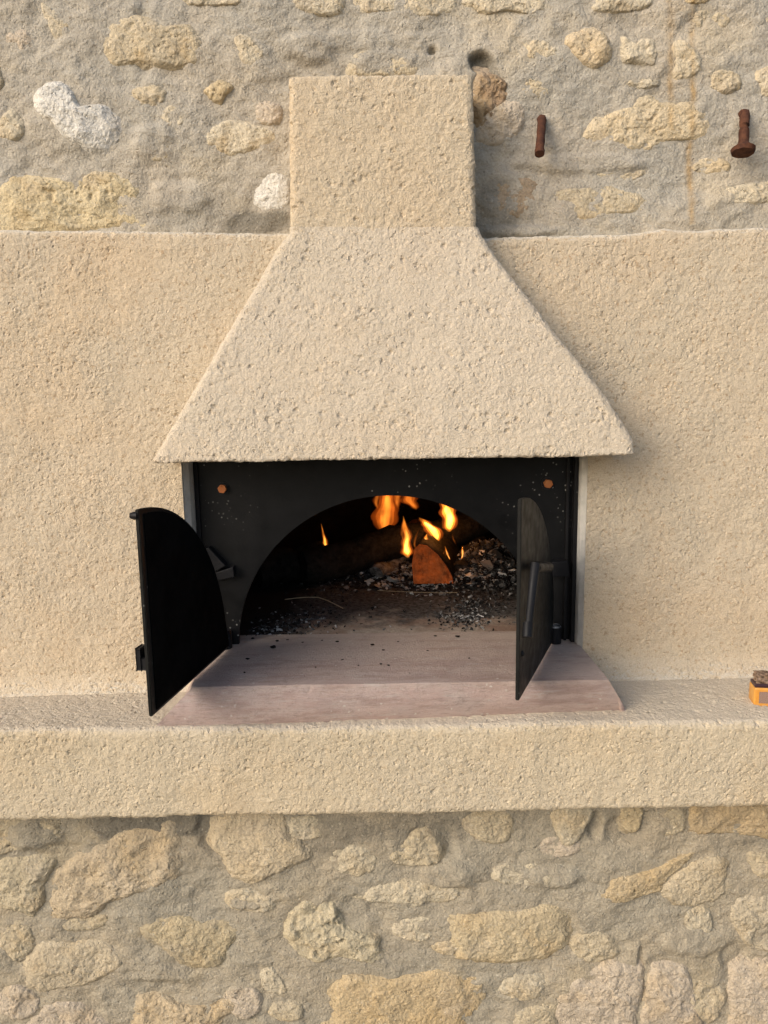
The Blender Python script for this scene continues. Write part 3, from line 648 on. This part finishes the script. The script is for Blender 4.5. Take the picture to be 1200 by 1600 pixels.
for px, py in ((347, 764), (857, 756)):
    q = P(px, py, Y_PLATE-.008); bm = bmesh.new()
    bmesh.ops.create_cone(bm, segments=6, radius1=.0092, radius2=.0088, depth=.010, cap_ends=True)
    bm.transform(Matrix.Translation(Vector((q[0], Y_PLATE-.0055, q[2]))) @ Matrix.Rotation(R(90), 4, 'X') @ Matrix.Rotation(R(20), 4, 'Z'))
    bobj('bolt', bm, M_bolt, PLATE, bevel=.0012)
    bm = bmesh.new(); bmesh.ops.create_cone(bm, segments=20, radius1=.0125, radius2=.0125, depth=.002, cap_ends=True)
    bm.transform(Matrix.Translation(Vector((q[0], Y_PLATE-.001, q[2]))) @ Matrix.Rotation(R(90), 4, 'X'))
    bobj('washer', bm, M_iron, PLATE)

# doors ----------------------------------------------------------------
DR, DT = .332, .0065
def door(side):
    s = 1 if side == 'right' else -1
    axis_x = ACX+s*.322; DW = .322 if s > 0 else .345; A = np.array((axis_x, .030, ZS+.004))
    tgt = PZ(*((809, 1093) if s > 0 else (235, 1120)), ZS+.004)
    d = np.array((tgt[0]-A[0], tgt[1]-A[1])); d /= np.linalg.norm(d)
    along = np.array((d[0], d[1], 0)); nrm = np.array((d[1]*-s, d[0]*s, 0)) * 1.0     # outward face normal
    if s > 0: nrm = np.array((-d[1], d[0], 0))
    else: nrm = np.array((d[1], -d[0], 0))
    def W(a, z, n=0): return A+along*a+nrm*n+np.array((0, 0, z))
    prof_ = [(0.004, 0), (DW-.003, 0)]
    for a in np.linspace(math.pi/2, math.acos(min(.985, (DW-.004)/DR)), 34):
        prof_.append((DW-DR*math.cos(a)-(.003 if a > 1.55 else 0), DR*math.sin(a)))
    bm = bmesh.new()
    f1 = bm.faces.new([bm.verts.new(Vector(W(a, z, -DT/2))) for a, z in prof_])
    ret = bmesh.ops.extrude_face_region(bm, geom=[f1]); vs = [v for v in ret['geom'] if isinstance(v, bmesh.types.BMVert)]
    bmesh.ops.translate(bm, verts=vs, vec=Vector(nrm*DT))
    e = [e for e in bm.edges if len(e.link_faces) == 2 and e.calc_face_angle(0) > 1.0]
    bmesh.ops.bevel(bm, geom=e, offset=.0012, segments=2, affect='EDGES')
    D = bobj('door', bm, M_door, FIRE)
    D['label'] = 'half-arch black steel door with lever handle' if s > 0 else 'half-arch black steel door swung wide open'
    # sooty lining sheet on the inner face, kept inside the rim
    bm = bmesh.new()
    f1 = bm.faces.new([bm.verts.new(Vector(W(.012+(a-.004)*(DW-.022)/(DW), .006+z*.955, -DT/2-.0004))) for a, z in prof_])
    ret = bmesh.ops.extrude_face_region(bm, geom=[f1]); vs = [v for v in ret['geom'] if isinstance(v, bmesh.types.BMVert)]
    bmesh.ops.translate(bm, verts=vs, vec=Vector(nrm*-.0012)); bobj('inner_lining', bm, M_inner, D)
    if s > 0:
        o = W(0, 0, DT/2+.020)
        h1, h2, h3 = PN(858, 886, o, nrm), PN(836, 887, o, nrm), PN(824, 995, o, nrm)
        base = W(np.dot(h1-A, along), h1[2]-A[2], DT/2-.001)
        tube('handle', [base, h1*.75+base*.25, h1*.97+h2*.03, h2*.97+h1*.03], [.0085]*4, M_iron, D, 14)
        m = h2*.5+h3*.5
        tube('lever', [h2+(h2-h3)*.07, h2, m, h3*.9+h2*.1, h3], [.0075, .0075, .0065, .006, .0058], M_iron, D, 10, .7)
        tube('handle_grip', [h2*.20+h3*.80-nrm*.001, h3+(h3-h2)*.01], [.0085, .0085], M_iron, D, 10)
        e1 = W(DW-.02, .075, DT/2)
        bm = bmesh.new(); bmesh.ops.create_uvsphere(bm, u_segments=10, v_segments=6, radius=.005); bm.transform(Matrix.Translation(Vector(e1))); bobj('rivet', bm, M_iron, D, True)
    else:
        q = PN(224, 1030, W(DW-.012, 0), along)          # latch keeper on the outer side
        z0 = q[2]-A[2]
        ex = np.array(nrm); mt = Matrix(((along[0], nrm[0], 0, A[0]), (along[1], nrm[1], 0, A[1]), (0, 0, 1, A[2]), (0, 0, 0, 1)))
        bobj('latch_keeper', box_bm((DW-.032, .0215-.008, z0-.018), (DW-.010, .0215, z0+.017), mt), M_iron, D, bevel=.0015)
        bobj('latch_arm', box_bm((DW-.031, DT/2-.001, z0-.0175), (DW-.0105, .014, z0+.002), mt), M_iron, D, bevel=.0015)
        q2 = W(DW-.006, DR-.010, 0)
        tube('stop_stub', [q2, q2+nrm*.006, q2+nrm*.012], [.0065, .0065, .0045], M_iron, D, 12)
    # hinge barrel on the axis
    bmh = [A+np.array((s*.006, -.002, -.003)), A+np.array((s*.006, -.002, .030))]
    hb = tube('hinge_barrel', bmh, .0125, M_iron, D, 16)
    tube('hinge_cap', [bmh[1]-np.array((0, 0, .001)), bmh[1]+np.array((0, 0, .0035))], [.0125, .0095], M_white_cap if s > 0 else M_iron, D, 16)
    return A
def capmat():
    t = NT('chalky_cap', .7, .3); t.color(t.mix(t.map(t.noise(90, 3), .4, .6), (.05, .05, .05), (.42, .41, .39))); return t.m
M_white_cap = capmat()
AL = door('left'); ARt = door('right')
def hinge_lug(pts, proud):                             # welded lug on the plate, outline in photo px
    bm = bmesh.new(); q = [P(x, y, Y_PLATE-proud) for x, y in pts]
    f1 = bm.faces.new([bm.verts.new(Vector(v)) for v in q])
    ret = bmesh.ops.extrude_face_region(bm, geom=[f1]); vs = [v for v in ret['geom'] if isinstance(v, bmesh.types.BMVert)]
    for v in vs: v.co.y = Y_PLATE-.0003
    bobj('hinge_lug', bm, M_iron, PLATE, bevel=.0015)
hinge_lug([(862, 878), (888, 877), (890, 901), (862, 902)], .030)
hinge_lug([(318, 858), (326, 856), (352, 884), (336, 894), (326, 880)], .022)
hinge_lug([(334, 896), (364, 886), (366, 902), (336, 908)], .020)

# ------------------------------------------------------------------ fire: logs, ash, flames
def wood(name, c1, c2, sc_=60, emis=None):
    t = NT(name, .9, .1)
    c = t.mix(t.map(t.noise(sc_, 5, .7), .35, .65), c1, c2)
    if emis: c = t.mix(t.map(t.noise(30, 5, .7, t.vmul(t.pos, (1.6, 1, .5))), .54, .64, 0, .85), c, (.03, .018, .012))
    t.color(c); t.bump(t.noise(90, 5, .7), .004, .9)
    if emis:
        k = t.map(t.noise(38, 4, .7), .30, .75); t.put(t.b.inputs['Emission Color'], (1, .16, .02)); t.put(t.b.inputs['Emission Strength'], t.math('MULTIPLY', k, emis))
    return t.m
M_char = wood('charred_bark', (.008, .008, .0075), (.032, .028, .025))
M_log = wood('smoked_log', (.045, .030, .02), (.12, .075, .045))
M_split = wood('split_wood_end', (.18, .055, .02), (.34, .12, .045), 120, .16)
def log(name, a, b, r0, r1, mat, label, seed, flat=1.0):
    a, b = np.array(a), np.array(b); n = 22
    rr = random.Random(seed); pts = [a+(b-a)*k/n for k in range(n+1)]
    pts = [p+np.array([0, 0, .006*math.sin(k*.5+seed)]) for k, p in enumerate(pts)]
    rad = [(r0+(r1-r0)*k/n)*(1+rr.uniform(-.06, .06))*(1 if 0 < k < n else .9) for k in range(n+1)]
    o = tube(name, pts, rad, mat, None, 18, flat, loc=tuple(a), jit=.07, seed=seed)
    return tag(o, label, 'log', 'logs in the fire')
zf = ZS
lg = log('firewood_log', np.array(PZ(470, 925, zf))+np.array([0, .06, .050]), P(770, 812, .74), .046, .040, M_char, 'long charred log lying diagonally across the fire', 3)
log('firewood_log', np.array(PZ(425, 925, zf))+np.array([-.05, .05, .045]), np.array(PZ(505, 915, zf))+np.array([0, .12, .05]), .045, .04, M_char, 'short black log lying in the shadow of the vault', 5)
M_ashlog = wood('ash_coated_log', (.03, .029, .028), (.26, .25, .24), 70)
log('firewood_log', np.array(PZ(588, 914, zf))+np.array([0, .03, .022]), np.array(PZ(645, 905, zf))+np.array([0, .12, .045]), .024, .019, M_ashlog, 'thin log coated in pale ash beside the split log', 7, .8)
log('firewood_log', np.array(PZ(722, 915, zf))+np.array([0, .04, .022]), np.array(PZ(762, 905, zf))+np.array([0, .16, .075]), .028, .022, M_char, 'cracked black log half buried in the ash heap', 8, .8)
log('firewood_log', P(565, 868, .72), P(655, 822, .84), .030, .026, M_log, 'brown smoked log at the back under the wide flame', 9, .8)
def split_log():                                       # triangular split log, its sawn end to the front
    Yf = PZ(676, 911, zf+.010)[1]
    pts = [(646, 912), (643, 882), (647, 857), (655, 850), (667, 852), (684, 866), (698, 884), (707, 901), (709, 912)]
    fr = [P(x, y, Yf) for x, y in pts]; n = len(fr); bm = bmesh.new()
    dirv = np.array((.05, .22, .015)); secs_ = 8; rings = []
    rr = random.Random(2)
    for k in range(secs_+1):
        c = np.mean(fr, 0); rings.append([bm.verts.new(Vector(c+(q-c)*(1+(rr.uniform(-.05, .05) if k else 0))+dirv*k/secs_)) for q in fr])
    for k in range(secs_):
        for i in range(n): bm.faces.new((rings[k][i], rings[k][(i+1) % n], rings[k+1][(i+1) % n], rings[k+1][i]))
    bm.faces.new(rings[0]); bm.faces.new(rings[-1])
    root = empty('firewood_log', tuple(np.mean(fr, 0)+np.array((0, .1, -.03))))
    tag(root, 'reddish split log with its sawn end glowing to the front of the flames', 'log', 'logs in the fire')
    bobj('split_body', bm, M_char, root, True)
    c = np.mean(fr, 0)
    bm = bmesh.new(); f1 = bm.faces.new([bm.verts.new(Vector(c+(q-c)*.985+np.array((0, -.003, 0)))) for q in fr])
    ret = bmesh.ops.extrude_face_region(bm, geom=[f1]); vs = [v for v in ret['geom'] if isinstance(v, bmesh.types.BMVert)]
    bmesh.ops.translate(bm, verts=vs, vec=(0, .004, 0)); bobj('sawn_end', bm, M_split, root)
    return Yf
YFIRE = split_log()

def ash_mat():
    t = NT('ash_flakes', .95, .05)
    r_ = t.n('ShaderNodeNewGeometry').outputs['Random Per Island']
    k = t.n('ShaderNodeValToRGB', {0: r_}); e = k.color_ramp.elements
    e[0].position = 0; e[0].color = (.012, .011, .011, 1); e[1].position = 1; e[1].color = (.55, .54, .52, 1)
    for p_, c in ((.38, (.025, .024, .023, 1)), (.70, (.07, .068, .066, 1)), (.92, (.20, .195, .19, 1))):
        q = e.new(p_); q.color = c
    t.color(k.outputs[0]); return t.m
def ash():
    rr = np.random.RandomState(12); V = []; F = []
    def hgt(x, y):
        h = 0
        for px, py, r, hh in ((785, 905, .11, .070), (745, 905, .08, .022), (632, 900, .045, .034), (600, 903, .07, .026), (550, 905, .10, .012), (690, 915, .10, .008)):
            c = PZ(px, py, zf); h += hh*math.exp(-((x-c[0])**2+((y-c[1]-.06)*.8)**2)/(r*r))
        return h
    n = 60; xs_ = np.linspace(-.32, .44, n); ys_ = np.linspace(.18, .95, n)
    X, Yy = np.meshgrid(xs_, ys_); pp = np.stack([X, Yy, 0*X], -1)
    H = np.array([[hgt(x, y) for x in xs_] for y in ys_])
    H = H*(1+.5*fbm(pp, 18, 3, seed=81))+.010*fbm(pp, 35, 3, seed=82)*np.clip(H*40, 0, 1)-.003
    grid('ash_heap', np.stack([X, Yy, zf-.004+H], -1), M_ashbed, ASH)
    for k in range(6500):
        while True:
            x, y = rr.uniform(-.30, .42), rr.uniform(.10, .85)
            dens = min(1, hgt(x, y)*26)
            for px, py, r, a in ((725, 963, .045, .9), (745, 945, .06, .6), (430, 985, .06, .5), (470, 970, .06, .4), (400, 1000, .03, .3)):
                c = PZ(px, py, zf); dens = max(dens, a*math.exp(-((x-c[0])**2+(y-c[1])**2*.6)/(r*r)))
            if rr.rand() < dens+.012: break
        s = rr.gamma(1.8, .0024)+.0014
        if hgt(x, y) < .008: s = min(s, .0055)*.8
        z = zf-.004+max(0, hgt(x, y))+rr.uniform(0, .008 if hgt(x, y) > .01 else .002)
        R_ = Matrix.Rotation(rr.uniform(0, 6.3), 3, 'Z') @ Matrix.Rotation(rr.normal(0, .9), 3, 'X') @ Matrix.Rotation(rr.normal(0, .8), 3, 'Y')
        b = len(V); m = 6
        top = [Vector((s*rr.uniform(.4, 1.6)*math.cos(q), s*rr.uniform(.3, .9)*math.sin(q), s*.45*rr.uniform(-1, 1))) for q in [6.283*i/m for i in range(m)]]
        for q in top: V.append(np.array(R_ @ q)+(x, y, z))
        for q in top: V.append(np.array(R_ @ (q*.9+Vector((0, 0, -s*.10))))+(x, y, z))
        F.append(tuple(range(b, b+m)))
        for i in range(m): F.append((b+i, b+m+i, b+m+(i+1) % m, b+(i+1) % m))
    o = pymesh('ash_flakes', V, F, ash_mat(), ASH, False); o['kind'] = 'stuff'
    V = []; F = []
    for px, py, rad, cnt, up in ((625, 892, .05, 150, .030), (600, 905, .05, 50, .022), (690, 918, .05, 40, .006), (770, 880, .07, 130, .055), (745, 905, .05, 60, .03), (725, 962, .03, 60, .002), (420, 990, .05, 40, .002), (645, 918, .06, 40, .008)):
        c = PZ(px, py+12 if up > .01 else py, zf)
        for _ in range(cnt):
            x, y = c[0]+rr.normal(0, rad*.7), c[1]+.02*(up > .01)+rr.normal(0, rad*.6); s = rr.gamma(2.0, .0022)+.0015
            if up < .005: s *= .5
            z = zf-.003+max(hgt(x, y), 0)+rr.uniform(0, .010 if up > .01 else .001)
            R_ = Matrix.Rotation(rr.uniform(0, 6.3), 3, 'Z') @ Matrix.Rotation(rr.normal(.35, .5), 3, 'X'); b = len(V); m = 7
            top = [Vector((s*rr.uniform(.6, 1.3)*math.cos(q), s*rr.uniform(.4, .9)*math.sin(q), s*.3*rr.uniform(-1, 1))) for q in [6.283*i/m for i in range(m)]]
            for q in top: V.append(np.array(R_ @ q)+(x, y, z))
            for q in top: V.append(np.array(R_ @ (q*.9+Vector((0, 0, -s*.12))))+(x, y, z))
            F.append(tuple(range(b, b+m)))
            for i in range(m): F.append((b+i, b+m+i, b+m+(i+1) % m, b+(i+1) % m))
    t = NT('pale_ash', .97, .05); r_ = t.n('ShaderNodeNewGeometry').outputs['Random Per Island']
    t.color(t.mix(r_, (.15, .147, .142), (.68, .67, .65))); o = pymesh('pale_ash_flakes', V, F, t.m, ASH, False); o['kind'] = 'stuff'
def ashbed():
    t = NT('ash_bed', .97, .05)
    c = t.mix(t.map(t.noise(70, 5, .75), .4, .66), (.012, .011, .011), (.13, .127, .12)); t.color(c); t.bump(t.noise(120, 5, .8), .01, 1)
    k = t.math('MULTIPLY', t.map(t.noise(40, 3), .62, .72), 0.0); return t.m
M_ashbed = ashbed()
ASH = empty('ash_pile', (.1, .5, ZS)); tag(ASH, 'heap of grey ash flakes and black embers under the burning logs', 'ash', None, 'stuff')
ash()

def flame_mat(name, col, power):
    t = NT(name); t.t.nodes.remove(t.b)
    co = t.n('ShaderNodeTexCoord').outputs['Object']
    n_ = t.noise(55, 2, .5, t.vmul(co, (1, 1, .45)))
    st_ = t.map(n_, .25, .72, power*.25, power*1.5)
    e = t.n('ShaderNodeEmission', {'Color': col, 'Strength': st_}); t.t.links.new(e.outputs[0], t.out.inputs['Volume']); return t.m
M_fl = [flame_mat('flame_bright', (1, .30, .03), 90), flame_mat('flame_bright_core', (1, .42, .06), 300), flame_mat('flame_halo', (1, .16, .015), 16)]
M_fl2 = [flame_mat('flame_dim', (1, .22, .02), 16), flame_mat('flame_dim_core', (1, .28, .03), 34), flame_mat('flame_dim_halo', (1, .15, .012), 6)]
M_fl3 = [flame_mat('flame_small', (1, .28, .03), 160), flame_mat('flame_small_core', (1, .5, .12), 420), M_fl[2]]
def flame(pts, Y, mat, label, flat=.7, seed=0):
    """spine in photo px with half widths, bottom to tip, standing at depth Y"""
    a = np.array(pts, float); t = np.linspace(0, len(a)-1, 22)
    a = np.stack([np.interp(t, np.arange(len(a)), a[:, i]) for i in range(3)], -1)
    for _ in range(2): a[1:-1] = .5*a[1:-1]+.25*(a[:-2]+a[2:])
    s = (CAMD+Y)/FPX; n = 16; base = tuple(P(a[0][0], a[0][1], Y)); made = []
    for lay, (name, kr, lo, hi) in enumerate((('flame', 1.0, 0, 22), ('core', .58, 1, 17), ('halo', 1.5, 0, 22))):
        V = []; rr = random.Random(seed); ph = rr.uniform(0, 6); sub = a[lo:hi]
        for k, (x, y, wd) in enumerate(sub):
            c = P(x, y, Y); e0 = min(1, (k+.3)/2.5, (len(sub)-k-.7)/2.5); r = max(wd, .3)*s*kr*(e0 if lay else 1)
            for j in range(n):
                q = 2*math.pi*j/n; e = 1+.20*math.sin(2*q+ph+k*.45)+.13*math.sin(3*q-k*.8)
                V.append(c+np.array((r*e*math.cos(q)+.10*r*math.sin(k*.9+ph), r*e*flat*math.sin(q)+.004*math.sin(k*.4+ph), 0)))
        m = len(sub); f = [tuple(int(i) for i in q) for q in gridfaces(m, n, close=True)]+[tuple(range(n))[::-1], tuple(range((m-1)*n, m*n))]
        o = pymesh(name, V, f, mat[lay], made[0] if lay else None, True, loc=base); made.append(o)
    return tag(made[0], label, 'flame', 'flames of the wood fire')
YA = YFIRE
flame([(702, 831, 2), (702, 824, 7), (703, 810, 10), (700, 797, 9), (696, 788, 5), (689, 781, .6)], YA+.12, M_fl, 'tall bright yellow flame curling up behind the ash heap', seed=1)
flame([(683, 849, 2), (682, 838, 6.5), (676, 827, 10), (668, 819, 7), (661, 813, 4), (655, 809, .6)], YA+.09, M_fl, 'broad yellow flame leaning over the glowing split log', seed=2)
flame([(662, 858, 3.5), (663, 852, 5), (665, 843, 3), (667, 834, .6)], YA+.05, M_fl3, 'small white-hot flame on top of the split log', seed=3)
flame([(637, 872, 1.5), (636, 862, 8), (634, 852, 6), (637, 840, 4.5), (633, 824, 3.5), (630, 806, .5)], YA+.02, M_fl, 'slender forked flame rising beside the split log', seed=4)
flame([(630, 845, .8), (628, 835, 2.2), (629, 820, 1.4), (631, 806, .4)], YA+.01, M_fl2, 'thin orange wisp of flame along the slender forked flame', seed=5)
flame([(598, 832, 2), (600, 824, 9), (602, 812, 13), (604, 795, 12), (606, 778, 10), (604, 760, 8), (606, 735, .6)], .80, M_fl2, 'wide dim orange flame burning at the back of the oven', seed=6)
flame([(622, 795, 1.2), (620, 783, 5), (622, 770, 5), (625, 755, .6)], .78, M_fl2, 'short orange tongue of flame beside the wide back flame', seed=7)
flame([(650, 797, 1), (648, 792, 5), (640, 784, 9), (638, 772, 7), (640, 755, .6)], .80, M_fl2, 'faint reddish flame at the back above the long log', seed=8)
flame([(510, 864, 1.6), (509, 857, 3.6), (507, 842, 2.2), (502, 818, .4)], YA+.12, M_fl, 'single small pointed flame above the dark end of the log', seed=9)
flame([(703, 874, .7), (699, 866, 1.8), (695, 853, .5)], YA+.04, M_fl3, 'tiny ember flame low beside the split log', seed=10)
flame([(721, 874, .6), (723, 864, 1.9), (722, 853, .5)], YA+.05, M_fl3, 'tiny ember flame at the edge of the ash heap', seed=11)
flame([(590, 795, 1.2), (587, 785, 4), (590, 774, 3), (594, 764, .5)], .78, M_fl2, 'small orange wisp beside the wide back flame', seed=12)
flame([(651, 862, .5), (647, 850, 2.0), (650, 838, 1.2), (655, 826, .4)], YA+.03, M_fl2, 'faint wisp between the forked flame and the split log', seed=13)
flame([(713, 852, .5), (708, 842, 1.4), (707, 834, .5)], YA+.1, M_fl2, 'faint wisp under the tall bright flame', seed=14)
flame([(690, 876, .5), (692, 866, 1.3), (696, 858, .5)], YA+.04, M_fl2, 'faint red glimmer on the sloping side of the split log', seed=15)
fl = bpy.data.lights.new('fire_glow', 'POINT'); fl.energy = .32; fl.color = (1, .36, .09); fl.shadow_soft_size = .05
fo = bpy.data.objects.new('fire_glow', fl); C.objects.link(fo); fo.location = P(678, 822, YA+.03)

# ------------------------------------------------------------------ small things
M_coal = wood('charcoal_black', (.008, .008, .008), (.025, .022, .020), 200)
coal = [(427, 1012, 9, 5), (387, 1030, 8, 2.4), (382, 1051, 3, 2), (527, 1003, 7, 2.5), (582, 1008, 7, 3), (599, 1016, 5, 2), (535, 1031, 7, 1.4), (493, 1043, 2.6, 2), (595, 1038, 3.5, 2.2),
        (607, 1040, 4, 2.4), (503, 1001, 5, 1.5), (473, 1004, 5, 2), (449, 1000, 6, 2), (433, 1002, 6, 3), (395, 998, 6, 3), (715, 995, 8, 3.5), (680, 994, 6, 2), (668, 1017, 4, 2), (733, 1029, 3, 2), (622, 1003, 5, 1.6), (560, 1040, 3, 1.5), (640, 1052, 2.5, 1.5)]
rr = random.Random(5)
for k, (x, y, a, b) in enumerate(coal):
    zc = ZS+.0008; c = PZ(x, y, zc); s = .00085; ang = rr.uniform(-.6, .9); bm = bmesh.new()
    bmesh.ops.create_icosphere(bm, subdivisions=2, radius=1)
    for v in bm.verts:
        v.co *= rr.uniform(.75, 1.2); v.co.x *= a*s*.75; v.co.y *= b*s*1.7; v.co.z = (v.co.z+1)*b*s*.45
    bm.transform(Matrix.Rotation(ang, 4, 'Z')); bmesh.ops.translate(bm, verts=bm.verts, vec=Vector(c))
    o = bobj('charcoal_flake', bm, M_coal, None, loc=tuple(c))
    tag(o, {0: 'largest black charcoal flake on the stone sill, thick and curled', 1: 'long thin charcoal sliver on the sill beside the wide open door'}.get(k,
        'small black charcoal flake fallen on the pinkish stone sill'), 'charcoal', 'charcoal flakes on the sill')
def straw_mat():
    t = NT('dry_straw', .7, .3); t.color(t.mix(t.noise(90, 2), (.42, .32, .20), (.56, .46, .32))); return t.m
M_straw = straw_mat()
zz = ZS-.001
o = tube('dry_straw', [PZ(x, y, zz)+np.array((0, 0, h)) for x, y, h in ((445, 938, .002), (462, 937, .004), (480, 937, .006), (497, 937, .006), (512, 941, .004), (525, 946, .002), (536, 951, .001))], .0011, M_straw, None, 6, loc=tuple(PZ(490, 938, zz)))
tag(o, 'thin bent straw lying on the ashy oven floor', 'straw')
o = tube('dry_straw', [PZ(x, y, zz)+np.array((0, 0, h)) for x, y, h in ((590, 925, .004), (640, 928, .005), (690, 929, .004), (715, 927, .002))], .0007, M_straw, None, 6, loc=tuple(PZ(640, 928, zz)))
tag(o, 'fine pale twig lying in front of the split log', 'straw')

# rusty nails in the upper wall
def nail(pts, rad, head, label):
    root = empty('rusty_nail', tuple(P(*pts[0]))); tag(root, label, 'nail', 'rusty nails in the wall')
    q = [P(*p) for p in pts]
    q = [q[0]+np.array((0, .05, .01))]+q
    qs = []
    for i in range(len(q)-1):
        for t in np.linspace(0, 1, 6, endpoint=False): qs.append(q[i]*(1-t)+q[i+1]*t)
    qs.append(q[-1])
    tube('shank', qs, [rad]*len(qs), M_rust, root, 12, jit=.08, seed=3)
    if head:
        a, b = q[-2], q[-1]; d = (b-a)/np.linalg.norm(b-a)
        tube('head', [b-d*.012, b-d*.007, b-d*.001, b+d*.006], [rad*1.1, .013, .0215, .0195], M_rust, root, 16, jit=.06, seed=4)
    else:
        a, b = q[-2], q[-1]; d = (b-a)/np.linalg.norm(b-a); tube('rim', [b-d*.008, b+d*.001], [rad*1.12, rad*1.08], M_rust, root, 12, jit=.05)
nail([(847, 186, U-.005), (846, 200, U-.022), (843, 240, U-.055)], .0078, False, 'headless rusty nail stub beside the pale flat stone')
nail([(1164, 178, U-.012), (1163, 196, U-.030), (1161, 234, U-.040)], .0088, True, 'rusty nail with a broad round head in the mortar')

# tiny orange box on the shelf
def small_box():
    zb_ = float(zft(.6))+.002
    c = PZ(1195, 1104, zb_); root = empty('small_orange_box', (c[0]+.012, c[1], zb_))
    tag(root, 'tiny orange plastic box with brown mesh panel standing on the shelf', 'box')
    t = NT('orange_plastic', .4, .5); t.color(t.mix(t.map(t.noise(60, 3), .4, .7), (.55, .24, .035), (.62, .33, .08))); mo = t.m
    t = NT('brown_mesh', .6, .3); ch = t.n('ShaderNodeTexChecker', {'Vector': t.vmul(t.pos, (1, 0, 1)), 'Color1': (.10, .045, .025, 1), 'Color2': (.38, .27, .22, 1), 'Scale': 900}); t.color(ch.outputs[0]); mb = t.m
    t = NT('crumpled_brown', .6, .4); t.color(t.mix(t.map(t.noise(160, 3), .35, .65), (.06, .035, .02), (.32, .22, .15))); t.bump(t.noise(200, 3), .003, 1); mt_ = t.m
    t = NT('dark_plum', .35, .5); t.color((.035, .014, .02)); mp = t.m
    x0 = PZ(1177, 1104, zb_)[0]; y0 = c[1]; H = .036
    mt = Matrix.Translation(Vector((x0, y0, zb_))) @ Matrix.Rotation(R(-9), 4, 'Z')
    bobj('body', box_bm((0, 0, 0), (.062, .034, H), mt), mo, root, True, bevel=.004, seg=3)
    bobj('mesh_panel', box_bm((.0085, -.0008, .0075), (.052, .003, H-.007), mt), mb, root)
    bobj('lid', box_bm((.001, .0015, H-.001), (.061, .032, H+.006), mt), mp, root, bevel=.002)
    bm = box_bm((.005, .006, H+.005), (.05, .028, H+.022), mt); bmesh.ops.subdivide_edges(bm, edges=bm.edges, cuts=5, use_grid_fill=True)
    q = random.Random(3)
    for v in bm.verts: v.co += Vector([q.uniform(-.0018, .0018) for _ in range(3)])
    bobj('crumpled_top', bm, mt_, root)
small_box()
